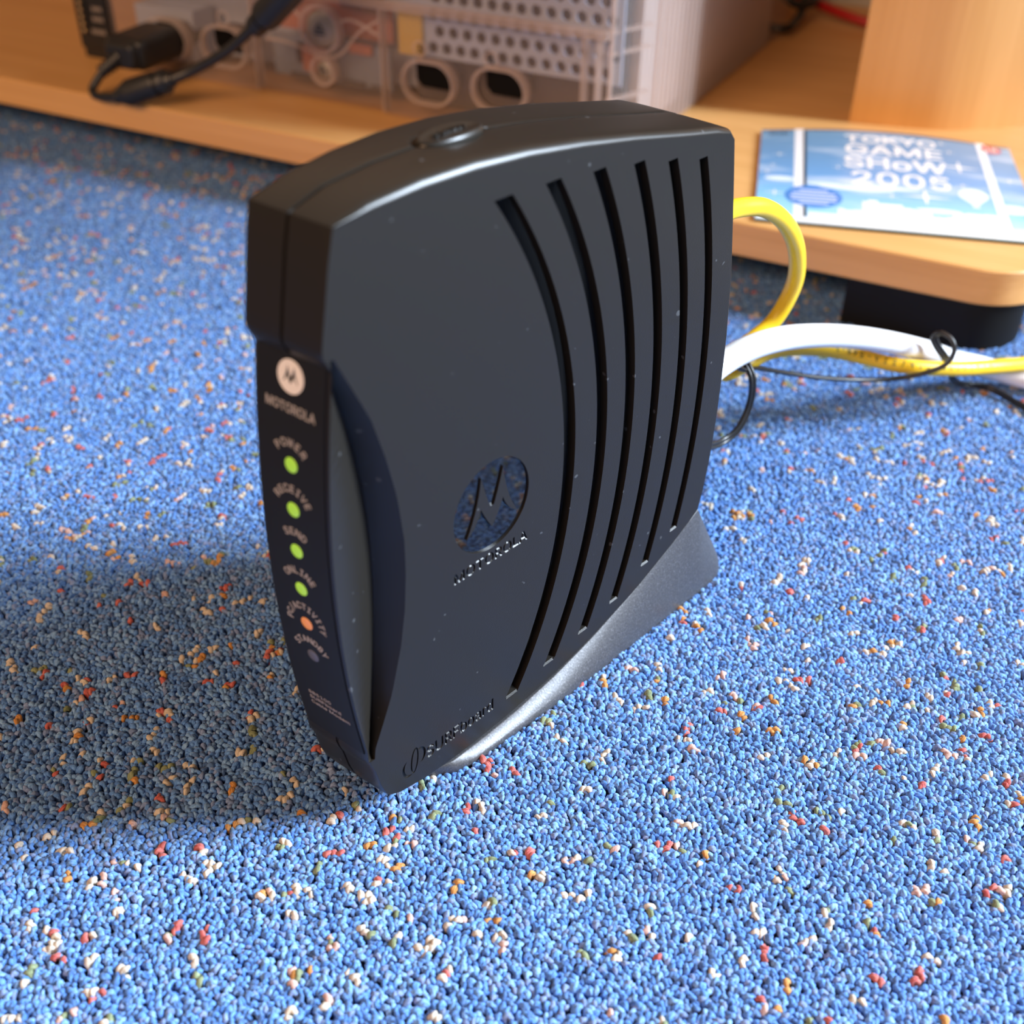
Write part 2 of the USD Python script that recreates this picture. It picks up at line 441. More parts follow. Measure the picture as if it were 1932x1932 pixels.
for s_ in SL:
    (xb, zb), w_ = s_[5], s_[3]
    zb -= 0.3
    dx_ = w_ / 2 * 1.06
    sh_ = 0.42 if zb < 20 else 0.33
    pts_ = []
    for x_ in (-dx_, dx_):
        pts_ += [(xb + x_ - 0.1, -0.3, zb - 0.98), (xb + x_, 0.42, zb + 0.02), (xb + x_ + 0.1, -0.3, zb + 0.3)]
    cuts = cuts + m3.Manifold.hull_points(np.array(pts_))
# round emblem with the two-peaked letter, recessed
ec = np.array([37.2, 78.6])
def arcpts(p, q, bulge, n=8):
    p, q = np.array(p, float), np.array(q, float)
    m = (p + q) / 2 + bulge * np.array([-(q - p)[1], (q - p)[0]])
    t = np.linspace(0, 1, n)[:, None]
    return ((1 - t) ** 2 * p + 2 * t * (1 - t) * m + t ** 2 * q)[:-1].tolist()
lw = arcpts((-8.3, -5.6), (-3.55, 9.3), -0.10) + arcpts((-3.55, 9.3), (0, -1.4), -0.03)
rw = [(-x, y) for x, y in (arcpts((0, -1.4), (3.55, 9.3), 0.0)[::1])]
emb_pts = lw + [(-x, y) for x, y in (arcpts((-3.55, 9.3), (0, -1.4), -0.03) + [(0, -1.4)])[::-1]][1:] + [(-x, y) for x, y in (arcpts((-8.3, -5.6), (-3.55, 9.3), -0.10))[::-1]] \
    + arcpts((8.3, -5.6), (3.6, 0.6), 0.18) + arcpts((3.6, 0.6), (0, -6.0), 0.05) + arcpts((0, -6.0), (-3.6, 0.6), 0.05) + arcpts((-3.6, 0.6), (-8.3, -5.6), 0.18)
batwing = Polygon(emb_pts).buffer(0)
if batwing.geom_type != 'Polygon':
    batwing = max(batwing.geoms, key=lambda g: g.area)
disc = Point(0, 0).buffer(12.3, 48)
emblem = affinity.translate(disc.difference(batwing), *ec)
cuts = cuts + to_man(welded(side_ex(emblem if emblem.geom_type == 'Polygon' else max(emblem.geoms, key=lambda g: g.area), -0.6, 0.55)))
# engraved lettering
def side_text(s, h, x, z, width, y, depth):
    t = text(s, h, depth, bold=True, width=width)
    return remap(t, lambda a, b_, c: (x + a, y - c, z + b_ + 1.15 * y))
eng = []
for s, h, x, z, w_ in (('MOTOROLA', 2.9, 37.1, 62.1, 24.8), ('SURFboard', 3.9, 25.6, 11.4, 24.0)):
    pitch = text(s, h, 0.8, bold=True, width=w_)
    eng.append((s, h, x, z, w_))
    parts = [p for p in pitch.split(only_watertight=False)]
    for p in parts:
        g = remap(p, lambda a, b_, c, x=x, z=z: (x + a, 0.40 - c, z + b_ + 1.15 * (0.40 - c)))
        try:
            mm_ = to_man(welded(g))
            if mm_.status() == m3.Error.NoError and mm_.volume() > 0:
                cuts = cuts + mm_
        except Exception:
            pass
surf = [affinity.translate(affinity.rotate(affinity.scale(Point(0, 0).buffer(1, 24), 1.25, 4.3).difference(affinity.scale(Point(0, 0).buffer(1, 24), 0.8, 3.8)), -8), 9.6, 14.0),
        affinity.translate(affinity.scale(Point(0, 0).buffer(1, 24), 2.2, 3.0).difference(affinity.translate(affinity.scale(Point(0, 0).buffer(1, 24), 2.2, 3.0), 0.75, 0.4)), 7.6, 12.6),
        affinity.translate(affinity.scale(Point(0, 0).buffer(1, 24), 2.0, 2.7).difference(affinity.translate(affinity.scale(Point(0, 0).buffer(1, 24), 2.0, 2.7), -0.75, -0.2)), 11.4, 14.6)]
for g in surf:
    cuts = cuts + to_man(welded(side_ex(g if g.geom_type == 'Polygon' else max(g.geoms, key=lambda q: q.area), -0.6, 0.45)))
# dish of the button, in the top over the seam
bx, by, bz = 39.5, 13.9, 160.1
def at_button(m_):
    return m_.rotate((0, 1.2, 4.6)).translate((bx, by, bz))
dish = at_button(m3.Manifold.sphere(1, 64).scale((11.2, 5.8, 2.8)).translate((0, 0, 1.2)))
dish2 = at_button(m3.Manifold.sphere(1, 64).scale((2.6, 3.2, 1.6)).translate((8.6, 0, 0.5)))
cav = cav ^ m3.Manifold.cube((300, 90, 300)).translate((16, -5, -20))
near = half - cav - cuts - dish - dish2
clip = m3.Manifold.cube((300, 90, 300)).translate((16, -5, -20))
far = half_far - (cav_far ^ clip) - groove_far - dish - dish2
obj('casing_half', L3(to_tm(near)), 'black_casing', modem, smooth=28, label='near half of the casing with vent slots and engraved emblem')
obj('casing_half', L3(to_tm(far)), 'black_casing', modem, smooth=28)
obj('emblem', L3(side_ex(affinity.translate(disc.difference(batwing.buffer(0.03)), *ec), 0.50, 0.58)), 'black_gloss', modem, label='round glossy recessed emblem around a two-peaked letter M')
for s, h, x, z, w_ in eng:
    obj('lettering', L3(side_text(s, h, x, z, w_, 0.42, 0.05)), 'black_recess', modem, label='engraved word ' + s)
obj('surf_logo', L3(cat([side_ex(g, 0.41, 0.47) for g in surf])), 'black_recess', modem, label='small engraved surfboard logo')
# seam filler so that no light passes through the gap
seam_in = prof - nrm * 1.1
obj('seam', L3(loft([np.c_[seam_in[:, 0] + skew(prof[:, 0], y_mid(prof[:, 0]) + q), y_mid(prof[:, 0]) + q, seam_in[:, 1]] for q in (-0.6, 0.6)])), 'black_recess', modem)
ea = np.linspace(0, 2 * math.pi, 72, endpoint=False)
capr = []
for k_, z_ in ((1.0, -2.0), (1.0, 0.15), (0.985, 0.45), (0.95, 0.72), (0.90, 0.95), (0.84, 1.08), (0.78, 1.12), (0.72, 1.02), (0.4, 0.92)):
    capr.append(np.c_[(9.0 - 4.0 * (1 - k_)) * np.cos(ea) * (1 if k_ > 0.5 else 0.7), (4.0 - 4.0 * (1 - k_)) * np.sin(ea), z_ - 0.006 * ((9.0 * np.cos(ea)) ** 2)])
cap = to_man(welded(loft(capr)))
button = obj('standby_button', L3(to_tm(at_button(cap))), 'black_casing', modem, smooth=40)
bt = text('STANDBY', 1.2, 0.5, width=9.0)
obj('lettering', L3(to_tm(at_button(to_man(welded(cat([p for p in remap(bt, lambda a, b_, c: (a, b_ - 0.6, 0.72 + c - 0.006 * a * a)).split(only_watertight=True)])))))), 'black_casing', button)
# flat light panel on the front with its printing
YC = float(y_mid(-8.0))
py0, py1 = 0.9, 2 * YC - 0.9
def panel_x(z, off=0.0):
    return led_front(z) - 0.58 - off
pz_ = np.linspace(27.4, 131.2, 42)
pl = []
for z in pz_:
    x = panel_x(z)
    pl.append(np.array([(x - TG * py0, py0, z), (x - TG * py1, py1, z), (x + 0.9 - TG * py1, py1, z), (x + 0.9 - TG * py0, py0, z)]))
panel = obj('light_panel', L3(loft(pl)), 'black_panel', modem, smooth=25, label='flat black front panel with printed words and indicator lights')
def on_panel(tm, zc, yc=YC, off=0.02):
    """Shape drawn in xy (x to the right as read, y up) laid on the curved panel, centred at height zc."""
    return L3(remap(tm, lambda a, b_, c: (panel_x(zc + b_, off) - c - TG * (yc - a), yc - a, zc + b_)))
obj('logo_disc', on_panel(extrude(Point(0, 0).buffer(3.45, 32).difference(affinity.scale(batwing, 0.25, 0.25, origin=(0, 0))), 0.05), 126.7), 'print_white', panel, label='white round logo with two-peaked letter M')
obj('lettering', on_panel(text('MOTOROLA', 1.9, 0.05, bold=True, width=13.2), 119.2), 'print_beige', panel)
def arc_text(s, r, h, zc, pitch):
    out = []
    n = len(s)
    for i, ch in enumerate(s):
        if ch == ' ':
            continue
        t = text(ch, h, 0.05, bold=True)
        wd = t.bounds[1, 0] - t.bounds[0, 0]
        if wd > pitch * 0.86:
            t.apply_scale([pitch * 0.86 / wd, 1, 1])
        a = (i - (n - 1) / 2) * pitch / (r + h / 2)
        t.apply_transform(trimesh.transformations.rotation_matrix(-a, [0, 0, 1]))
        t.apply_translation([r * math.sin(a), r * math.cos(a), 0])
        out.append(t)
    return on_panel(cat(out), zc)
LEDS = [('POWER', 107.8, 'led_green', 'lit green light under POWER', 1.95), ('RECEIVE', 97.3, 'led_green', 'lit green light under RECEIVE', 1.7), ('SEND', 86.9, 'led_green', 'lit green light under SEND', 1.75),
        ('ONLINE', 76.7, 'led_green', 'lit green light under ONLINE', 1.7), ('PC/ACTIVITY', 66.7, 'led_orange', 'lit orange light under PC/ACTIVITY', 1.55), ('STANDBY', 56.7, 'led_off', 'unlit grey light under STANDBY', 1.65)]
for s, z, m, lb, pt_ in LEDS:
    obj('lettering', arc_text(s, 4.1, 1.7, z, pt_), 'print_beige', panel)
    dm = to_tm(m3.Manifold.sphere(1, 24).scale((0.25, 1.7, 1.7)))
    obj('indicator_light', L3(remap(dm, lambda a, b_, c, z=z: (panel_x(z + c) + a - TG * (YC + b_), YC + b_, z + c))), m, panel, smooth=60, label=lb)
for s, z, sz in (('SB5100', 41.2, 1.1), ('SURFboard', 39.4, 1.1), ('Cable Modem', 37.5, 1.1)):
    t = text(s, sz, 0.05)
    t.apply_scale([1.25, 1, 1])
    t.apply_translation([-(t.bounds[0, 0]) - 5.0, 0, 0])
    obj('lettering', on_panel(t, z), 'print_grey', panel)
# silver stand under the casing
us = [13.0, 15.5, 18, 20.7, 22.7, 25.5, 28.7, 35, 46.5, 61.4, 78, 96, 114, 121, 125, 127.5, 131, 134.5, 137.5, 139.6, 141]
vo = np.interp(us, [13, 15.5, 18, 20.7, 22.7, 28.7, 46.5, 61.4, 78.4, 114, 127, 134.5, 137.5, 139.6, 141], [-6.5, -3.6, -1.6, -.1, 1.2, 2.5, 3.3, 4.0, 3.97, 3.85, 3.9, 3.6, 2.9, 1.6, -1.0])
def ztop(x):
    if x < 125:
        return 2.9 + 0.0032 * (max(x, 32) - 32) ** 2
    return 30.6 - (x - 125) * 27.6 / 16.0
rs = []
for x, v_ in zip(us, vo):
    zt = max(ztop(x), 1.8)
    vt = min(0.12, v_ - 0.15)
    if x < 22:
        zt = min(zt, 1.8 + (x - 13) * 0.16)
    y0, t0 = -v_, -vt
    bulge = 0.16 * (v_ - vt)
    nr = [(x, y0 + 0.5, -1.2), (x, y0, -0.4), (x, y0, 0.7), (x, (2 * y0 + t0) / 3 - bulge, 0.7 + (zt - 0.7) / 3), (x, (y0 + 2 * t0) / 3 - bulge, 0.7 + (zt - 0.7) * 2 / 3), (x, t0, zt), (x, t0 + 0.5, zt + 0.05)]
    rs.append(np.vstack([nr, mirror_pts(nr)[::-1]]))
obj('stand_base', L3(loft(rs)), 'silver_base', modem, smooth=45, label='silver textured stand under the casing')

# sockets on the rear
def rear_sock(name, z, w_, h_, m, lb=None):
    obj(name, L3(box(121.5, 128.6, 16 - w_ / 2, 16 + w_ / 2, z - h_ / 2, z + h_ / 2, 0.6)), m, modem, label=lb)
rear_sock('network_socket', 113, 15, 13, 'black_recess')
rear_sock('coaxial_socket', 62, 11, 11, 'gold_contact')
rear_sock('power_socket', 42, 9, 9, 'black_recess')

# ================================================================== cables behind the modem
def mmC(P, n=140):
    return spline(np.array(P) * MM, n)
YEL = mmC([[45.6, 288.8, 113.0], [49.6, 293.0, 113.0], [56.0, 304.0, 111.5], [63.3, 316.0, 108.8], [73.2, 326.6, 104.8], [84.4, 340.4, 93.6], [91.9, 351.4, 79.1], [94.3, 358.3, 64.5], [89.4, 357.4, 51.9], [81.9, 352.4, 47.3], [74.2, 347.1, 44.3],
           [68.5, 341.0, 43.2], [70.1, 338.4, 41.5], [77.1, 341.4, 43.0], [88.3, 353.2, 42.0], [107.9, 371.0, 34.0], [124.7, 380.1, 27.0], [144.1, 376.4, 24.2], [165.6, 379.7, 21.3], [182.6, 386.9, 18.3], [199.9, 397.0, 14.2], [228.1, 416.0, 8.5], [300, 455, 3.6], [420, 480, 3.6]], 240)
yc = thing('network_cable', 'bright yellow network cable looping out behind the black modem', 'cable')
RY = 0.0028
obj('jacket', tube(YEL, RY, 20), 'yellow_jacket', yc, smooth=True)
plug_dir = math.radians(ALPHA + 6.8)
plug = box(-0.004, 0.010, -0.0055, 0.0055, -0.0045, 0.0045, 0.001)
plug.apply_transform(trimesh.transformations.rotation_matrix(plug_dir, [0, 0, 1]))
plug.apply_translation(YEL[0] + np.array([math.cos(plug_dir), math.sin(plug_dir), 0]) * 0.004)
obj('plug', plug, 'yellow_jacket', yc)
# printing on the jacket, read from the far end (upside down in the photograph)
dense = spline(YEL, 1600)
ds = np.r_[0, np.cumsum(np.linalg.norm(np.diff(dense, axis=0), axis=1))]
i0 = int(np.argmin(np.linalg.norm(dense - np.array([118, 377, 30.0]) * MM, axis=1)))
s0 = ds[i0]
word = 'VERIFIED TIA/EIA-568-B'
pieces = []
for i, ch in enumerate(word[::-1]):
    s_ = s0 + i * 0.0031
    k = int(np.searchsorted(ds, s_))
    if ch == ' ' or k >= len(dense) - 2:
        continue
    c_, t_v = dense[k], dense[k + 1] - dense[k - 1]
    t_v /= np.linalg.norm(t_v)
    side_v = np.cross(t_v, [0, 0, 1.0])
    side_v /= np.linalg.norm(side_v)
    upv = np.cross(side_v, t_v)
    nv = side_v * math.cos(0.75) + upv * math.sin(0.75)             # outward, towards the room
    ex_ = -t_v
    ey_ = np.cross(nv, ex_)
    g = text(ch, 0.0021, 0.00006, bold=True)
    g.apply_translation([0, -0.00105, 0])
    def wrap(a, b_, c, c_=c_, ex_=ex_, ey_=ey_, nv=nv):
        an = b_ / RY
        return c_ + ex_ * a + (nv * math.cos(an) + ey_ * math.sin(an)) * (RY + 0.00001 + c)
    pieces.append(remap(g, wrap))
obj('printing', cat(pieces), 'ink', yc, smooth=False, label='small dark printing along the yellow jacket')

WHI = mmC([[45.6, 288.8, 60.0], [49.6, 293.0, 60.3], [56.0, 303.0, 58.8], [65.3, 317.2, 57.6], [72.5, 322.0, 59.4], [82.0, 328.4, 59.5], [105.9, 354.4, 48.0], [130.7, 372.4, 37.0], [156.6, 386.2, 25.0], [171.3, 395.6, 16.0], [185.5, 402.0, 10.0], [197.3, 402.5, 6.5], [206.0, 400.5, 5.0], [228, 392, 4.4], [262, 372, 4.2], [360, 320, 4.1]], 170)
wc = thing('coaxial_cable', 'thick white cable arching from the modem over the yellow one', 'cable')
obj('jacket', tube(WHI, 0.0041, 20), 'white_jacket', wc, smooth=True)
nut = trimesh.creation.cylinder(0.0056, 0.012, sections=6)
nut.apply_transform(trimesh.transformations.rotation_matrix(math.pi / 2, [0, 1, 0]))
nut.apply_transform(trimesh.transformations.rotation_matrix(plug_dir, [0, 0, 1]))
nut.apply_translation(WHI[0] + np.array([math.cos(plug_dir), math.sin(plug_dir), 0]) * 0.002)
obj('connector_nut', nut, 'gold_contact', wc, smooth=False)

BLK = mmC([[330, 250, 1.2], [262, 310, 1.2], [217.9, 355.3, 1.5], [199.3, 385.4, 1.5], [188.9, 398.6, 2.4], [177.5, 396.5, 5.0], [169.5, 387.5, 12.5], [165.0, 383.6, 20.5], [161.0, 379.6, 26.2], [156.4, 378.3, 31.6], [154.4, 378.3, 35.1], [155.5, 376.3, 38.2], [159.0, 373.3, 37.1], [160.2, 371.3, 33.4], [158.0, 370.3, 28.4],
           [150.5, 370.8, 24.1], [140.2, 372, 21.0], [127.1, 369.5, 22.0], [111.3, 361.8, 27.0], [95.3, 352.9, 34.0], [81.9, 342.0, 42.0], [74.6, 331.5, 47.5], [70.5, 329.5, 51.5], [69.2, 330.5, 53.0], [70.4, 333.4, 53.0], [74.2, 335.4, 50.4], [76.9, 334.2, 47.8], [79.1, 331.9, 43.5], [79.0, 330.3, 33.6], [75.2, 326.2, 26.7], [69.8, 322.0, 24.9], [60, 308, 32], [49.6, 293.0, 42.0], [45.6, 288.8, 42.0]], 260)
bc = thing('power_cord', 'thin black twin-core cord curled once around the white cable', 'cable')
Tb, Ab, Bb = frames(BLK)
for sgn in (-1, 1):
    obj('core', tube(BLK + Bb * sgn * 0.00072, 0.00078, 10), 'black_jacket', bc, smooth=True)

# ================================================================== games console
console = thing('games_console', 'see-through frosted plastic games console on the wooden shelf', 'games console', wn(-0.375, 0.522, SHELF_Z), RZ)
XL, XR, DEP, HGT = -145.0, 177.0, 262.0, 112.0
def xz(poly, y0, y1):
    t = extrude(poly, y1 - y0)
    return L3(remap(t, lambda x, y, z: (x, y1 - z, y)))
def oval(cx, cz, w_, h_):
    r = min(w_, h_) / 2
    if w_ > h_:
        return Polygon([(cx - w_ / 2 + r, cz), (cx + w_ / 2 - r, cz), (cx + w_ / 2 - r, cz + 1e-3)]).buffer(r, 20)
    return Point(cx, cz).buffer(r, 24)
def rect(x0, x1, z0, z1, r=0.0):
    p = Polygon([(x0 + r, z0 + r), (x1 - r, z0 + r), (x1 - r, z1 - r), (x0 + r, z1 - r)])
    return p.buffer(r, 8) if r else p
PORTS = [(-107.0, 20.5), (-66.0, 21.5), (64.5, 20.5), (105.5, 22.5)]
def holes(p):
    for c in PORTS:
        p = p.difference(oval(c[0], c[1], 30, 21.5))
    return p
left_p = holes(rect(XL, -45.5, 1.0, 54.0, 1.5))
right_p = holes(rect(37.5, 160.0, 0.6, 54.0, 1.5))
mid_p = rect(-44.5, 36.5, 4.0, 54.0, 1.0).difference(Point(0, 39).buffer(12.4, 32)).difference(Point(0, 18).buffer(6.6, 24))
for p in (left_p, mid_p, right_p):
    obj('front_panel', xz(p, 0.0, 2.2), 'clear_plastic', console, smooth=40)
obj('front_panel', xz(rect(XL, 160.0, 56.5, HGT, 1.0).difference(rect(-60, 60, 64, 78)), 0.0, 2.2), 'clear_plastic', console, smooth=40)
# ledge between lower and upper half, and upright mouldings
for z0, z1, yo in ((53.6, 55.3, -1.6), (55.9, 57.4, -1.2)):
    obj('moulding', L3(box(XL, 163, yo, 4.0, z0, z1, 0.5)), 'clear_rib', console)
for x in (-45.0, 37.0, 150.5, 158.0):
    obj('moulding', L3(box(x - 0.7, x + 0.7, -0.7, 6.0, 1.5, 53.4, 0.5)), 'clear_rib', console)
# right front corner, side wall with its fine ribs, rear, top and underside
corner = Polygon([(159.5, 0.0), (165, 2.0), (177.0, 30.0), (177, 34), (174.6, 34), (174.6, 31), (163.4, 4.0), (159.0, 2.2)])
ct = extrude(corner, HGT - 0.6)
ct.apply_translation([0, 0, 0.6])
obj('corner_panel', L3(ct), 'clear_plastic', console, smooth=20)
for (x, y) in ((164.2, 2.2), (176.4, 31.5)):
    obj('moulding', L3(box(x - 0.9, x + 0.9, y - 0.9, y + 0.9, 0.6, HGT, 0.6)), 'clear_rib', console)
for z in (24.0, 45.5, 55.5, 83.0):
    rib = Polygon([(163.5, 4.4), (174.4, 29.5), (171.4, 31.0), (160.5, 6.0)])
    rt = extrude(rib, 1.2)
    rt.apply_translation([0, 0, z])
    obj('rib', L3(rt), 'clear_rib', console)
obj('side_panel', L3(box(174.8, 177, 34, 236, 1.0, HGT)), 'clear_plastic', console)
ribs = [box(176.6, 178.0, y, y + 2.4, 1.4, HGT) for y in np.arange(36, 234, 6.6)]
obj('side_ribs', L3(cat(ribs)), 'clear_rib', console, smooth=False)
obj('rear_block', L3(box(166, 180.5, 237, 259, 1.5, HGT, 1.0)), 'clear_plastic', console)
obj('top_panel', L3(box(XL, 177, 0, DEP - 2, HGT, HGT + 2.5)), 'clear_plastic', console)
obj('side_panel', L3(box(XL - 2.2, XL, 0, DEP - 4, 1.0, HGT)), 'clear_plastic', console)
obj('underside', L3(box(XL, 176, 3.0, DEP - 4, 1.0, 2.6)), 'clear_plastic', console)
for x in (-130, 150):
    for y in (24, 225):
        f_ = trimesh.creation.cylinder(7, 1.2, sections=24)
        f_.apply_translation([x, y, 0.6])
        obj('rubber_foot', L3(f_), 'black_rubber', console)
# ports: clear ring, recess and black socket
def port(cx, cz, plugged=False):
    ring_ = oval(cx, cz, 31, 22.5).difference(oval(cx, cz, 28, 19.5))
    rp = obj('port_ring', xz(ring_, -1.3, 3.2), 'clear_rib', console, smooth=40)
    obj('port_cup', xz(oval(cx, cz, 29.4, 21.0), 6.0, 7.2), 'clear_plastic', console, smooth=40)
    sk = Polygon([(cx - 9.4, cz + 5.4), (cx + 6.0, cz + 5.4), (cx + 9.6, cz + 1.0), (cx + 9.6, cz - 4.4), (cx - 6.5, cz - 4.4), (cx - 9.4, cz - 1.5)]).buffer(0.8)
    obj('port_socket', xz(affinity.translate(sk, 0.8, 1.6), 4.6, 20.0), 'port_black', console, smooth=40)
for c in PORTS:
    port(*c)
# numbers of the ports as small round moulded marks
for cx, s in ((64.5 - 8, '3'), (105.5 - 8, '4'), (-66.0 - 2, '2')):
    mk = oval(cx + 4, 37.0, 8.2, 8.0).difference(oval(cx + 4, 37.0, 6.6, 6.4))
    mp = obj('port_mark', xz(mk, -0.5, 0.0), 'clear_rib', console, smooth=40)
    obj('number', L3(remap(text(s, 4.0, 0.3, bold=True), lambda a, b_, c, cx=cx: (cx + 4 + a, -0.25 - c, 35.0 + b_))), 'inner_dark', mp)
# eject and power buttons
for cz, r, nm in ((39.0, 9.6, 'eject_button'), (18.0, 5.0, 'power_button')):
    obj('button_ring', xz(Point(0, cz).buffer(r + 3.0, 32).difference(Point(0, cz).buffer(r + 0.9, 32)), -1.6, 3.0), 'clear_rib', console, smooth=40)
    bt_ = to_tm(m3.Manifold.sphere(1, 48).scale((r, 2.6, r)).translate((0, 1.4, cz)))
    bo = obj(nm, L3(bt_), 'button_grey', console, smooth=60)
    if nm == 'eject_button':
        sy = unary_union([Polygon([(-3.2, -0.6), (3.2, -0.6), (0, 3.4)]).difference(Polygon([(-1.9, 0.2), (1.9, 0.2), (0, 2.4)])), rect(-3.2, 3.2, -2.6, -1.7)])
    else:
        sy = unary_union([Point(0, 0).buffer(2.3, 20).difference(Point(0, 0).buffer(1.6, 20)), rect(-0.35, 0.35, -0.4, 3.0)])
    obj('symbol', xz(affinity.translate(sy, 0, cz), -1.5, -0.95), 'inner_dark', bo, smooth=40)
# raised curved web around the eject button
web = []
for sx in (-1, 1):
    web.append(tube(spline([(sx * 36, -0.4, 47.5 if sx > 0 else 30.0), (sx * 24, -0.4, 40 if sx > 0 else 30), (sx * 12, -0.4, 28.0), (0, -0.4, 24.2)], 30), 0.8, 8))
    web.append(tube(spline([(sx * 12, -0.4, 44), (sx * 20, -0.4, 50 if sx < 0 else 46), (sx * 36, -0.4, 54 if sx < 0 else 40.5)], 24), 0.8, 8))
obj('moulding', L3(cat(web)), 'clear_rib', console, smooth=True)
# inside: perforated shield, tape, boards, drive
sh = rect(46, 167, 31, 109)
hs_ = []
for r_i, z in enumerate(np.arange(36.0, 108, 8.1)):
    x0 = 63 if r_i % 2 == 0 else 67
    for x in np.arange(x0, 165, 8.0):
        hs_.append(Point(x - (2 if z > 60 else 0), z).buffer(2.75, 10))
obj('metal_shield', xz(sh.difference(unary_union(hs_)), 9.0, 10.2), 'shield_metal', console, smooth=30, label='blue-grey metal shield full of round holes')
obj('drive_housing', L3(box(46, 164, 20, 26, 4, 104)), 'inner_dark', console)
obj('tape', L3(box(43.5, 58, 6.6, 8.6, 31, 53, 0.6)), 'inner_yellow', console, label='strip of yellow tape')
obj('drive_housing', L3(box(44, 168.5, 30, 240, 4, 106)), 'shield_light', console)
obj('drive_housing', L3(box(-140, 40, 34, 240, 6, 104)), 'shield_metal', console)
obj('circuit_board', L3(box(-42, 34, 13, 15, 8, 30)), 'board_blue', console)
obj('circuit_board', L3(box(-40, 34, 17, 19, 32, 52)), 'board_red', console)
for x0, x1, z0, z1, y, m in ((-20, -4, 13, 26, 9, 'board_red'), (10, 24, 26, 31, 10, 'board_red'), (-24, -20.5, 17, 27, 9, 'inner_dark'), (4, 18, 8, 11, 9.5, 'inner_dark'), (22, 33, 8, 10.5, 9.5, 'inner_dark'),
                             (8, 21, 49, 57, 8, 'inner_brown'), (23, 34, 48, 57, 8, 'inner_brown'), (-30, -8, 8.5, 10.5, 9.5, 'inner_dark')):
    obj('component', L3(box(x0, x1, y, y + 3, z0, z1, 0.5)), m, console)
obj('inner_block', L3(box(-138, -96, 12, 30, 6, 34)), 'shield_metal', console)

# ------------------------------------------------------------------ controller lead plugged in port 1
lead = thing('controller_lead', 'black controller lead with ribbed plug and breakaway coupling', 'cable', wn(0, 0), RZ)
def mmw(P, n=80):
    return spline(np.array(P) * MM, n)
def along(p, q, prof_, sides=24, flat=1.0):
    """Lathe of (distance, radius) pairs from p towards q."""
    p, q = np.array(p, float), np.array(q, float)
    d = (q - p) / np.linalg.norm(q - p)
    prof_ = [(a + 0.02 * i, r) for i, (a, r) in enumerate(prof_)]
    C = np.array([p + d * a for a, _ in prof_])
    return tube(C, [max(r, 1e-4) for _, r in prof_], sides)
plugb = []
p_in, p_out = np.array([-481.0, 523.0, 57.0]), np.array([-480.0, 494.0, 56.0])
pg = box(-13.5, 12.0, -6, 32, -8.5, 8.5, 4.0)
pg.apply_transform(trimesh.transformations.rotation_matrix(math.radians(4), [0, 0, 1]))
pg.apply_translation([-481, 492.5, 57.0])
plug_ = obj('plug', L3(pg), 'black_rubber', lead, smooth=50)
gr = box(-11, 9.5, -9.5, -4, -7, 7, 3.0)
gr.apply_translation([-481, 492.5, 57.0])
obj('plug_shoulder', L3(gr), 'black_rubber', plug_, smooth=50)
relief = []
S0, S1 = np.array([-484.0, 485.5, 55.5]), np.array([-491.0, 478.0, 49.0])
for i in range(5):
    c_ = S0 + (S1 - S0) * (i / 4.0)
    d_ = (S1 - S0) / np.linalg.norm(S1 - S0)
    relief.append(tube(np.array([c_ - d_ * 1.0, c_ - d_ * 0.6, c_ + d_ * 0.6, c_ + d_ * 1.0]), [4.3 - i * 0.32, 5.0 - i * 0.32, 5.0 - i * 0.32, 4.3 - i * 0.32], 20))
relief.append(tube(np.array([S0 - (S1 - S0) * 0.1, S1]), [4.0, 2.9], 20))
obj('strain_relief', L3(cat(relief)), 'black_rubber', plug_, smooth=40)
LOOP = mmw([[-490.5, 479, 49.5], [-493.4, 476.0, 45.0], [-495.3, 473.0, 40.6], [-492.0, 470.0, 38.6], [-486.0, 468.5, 38.6], [-478.0, 467.5, 40.0], [-470.0, 467.0, 41.4]], 60)
obj('cable', tube(LOOP, 0.0023, 14), 'black_rubber', lead, smooth=True)
cA, cB = np.array([-473.5, 466.8, 40.6]), np.array([-440.5, 477.0, 52.2])
Lc = np.linalg.norm(cB - cA)
coup = along(cA, cB, [(0, 2.4), (0.5, 3.6), (4.0, 4.0), (4.4, 5.0), (6.0, 5.6), (9.5, 7.1), (Lc * 0.70, 7.0), (Lc * 0.74, 6.6), (Lc * 0.745, 5.7), (Lc * 0.79, 5.7), (Lc * 0.80, 6.8), (Lc * 0.90, 6.4), (Lc * 0.91, 4.6), (Lc, 4.0), (Lc, 2.4)], 28)
obj('breakaway_coupling', L3(coup), 'black_rubber', lead, smooth=35)
RUN = mmw([[-441.5, 476.6, 51.8], [-431.7, 482.0, 56.1], [-408.3, 486.0, 69.0], [-390.9, 488.0, 82.3], [-383.8, 488.0, 87.0]], 60)
obj('cable', tube(RUN, 0.0027, 16), 'black_rubber', lead, smooth=True)
dA, dB = np.array([-391.5, 488.0, 81.3]), np.array([-355.0, 488.0, 112.0])
Ld = np.linalg.norm(dB - dA)
grip = along(dA, dB, [(0, 2.7), (0, 4.7), (0.8, 5.4), (7.2, 6.0), (7.6, 5.0), (8.6, 5.0), (9.2, 7.2), (12, 7.9), (Ld * 0.7, 7.6), (Ld * 0.9, 6.0), (Ld, 3)], 28)
obj('coupling_socket', L3(grip), 'black_rubber', lead, smooth=35)
RUN2 = mmw([[-356, 488, 111], [-330, 487, 132], [-290, 490, 150], [-230, 500, 149.5], [-180, 530, 152.4], [-150, 600, 152]], 60)
obj('cable', tube(RUN2, 0.0027, 14), 'black_rubber', lead, smooth=True)

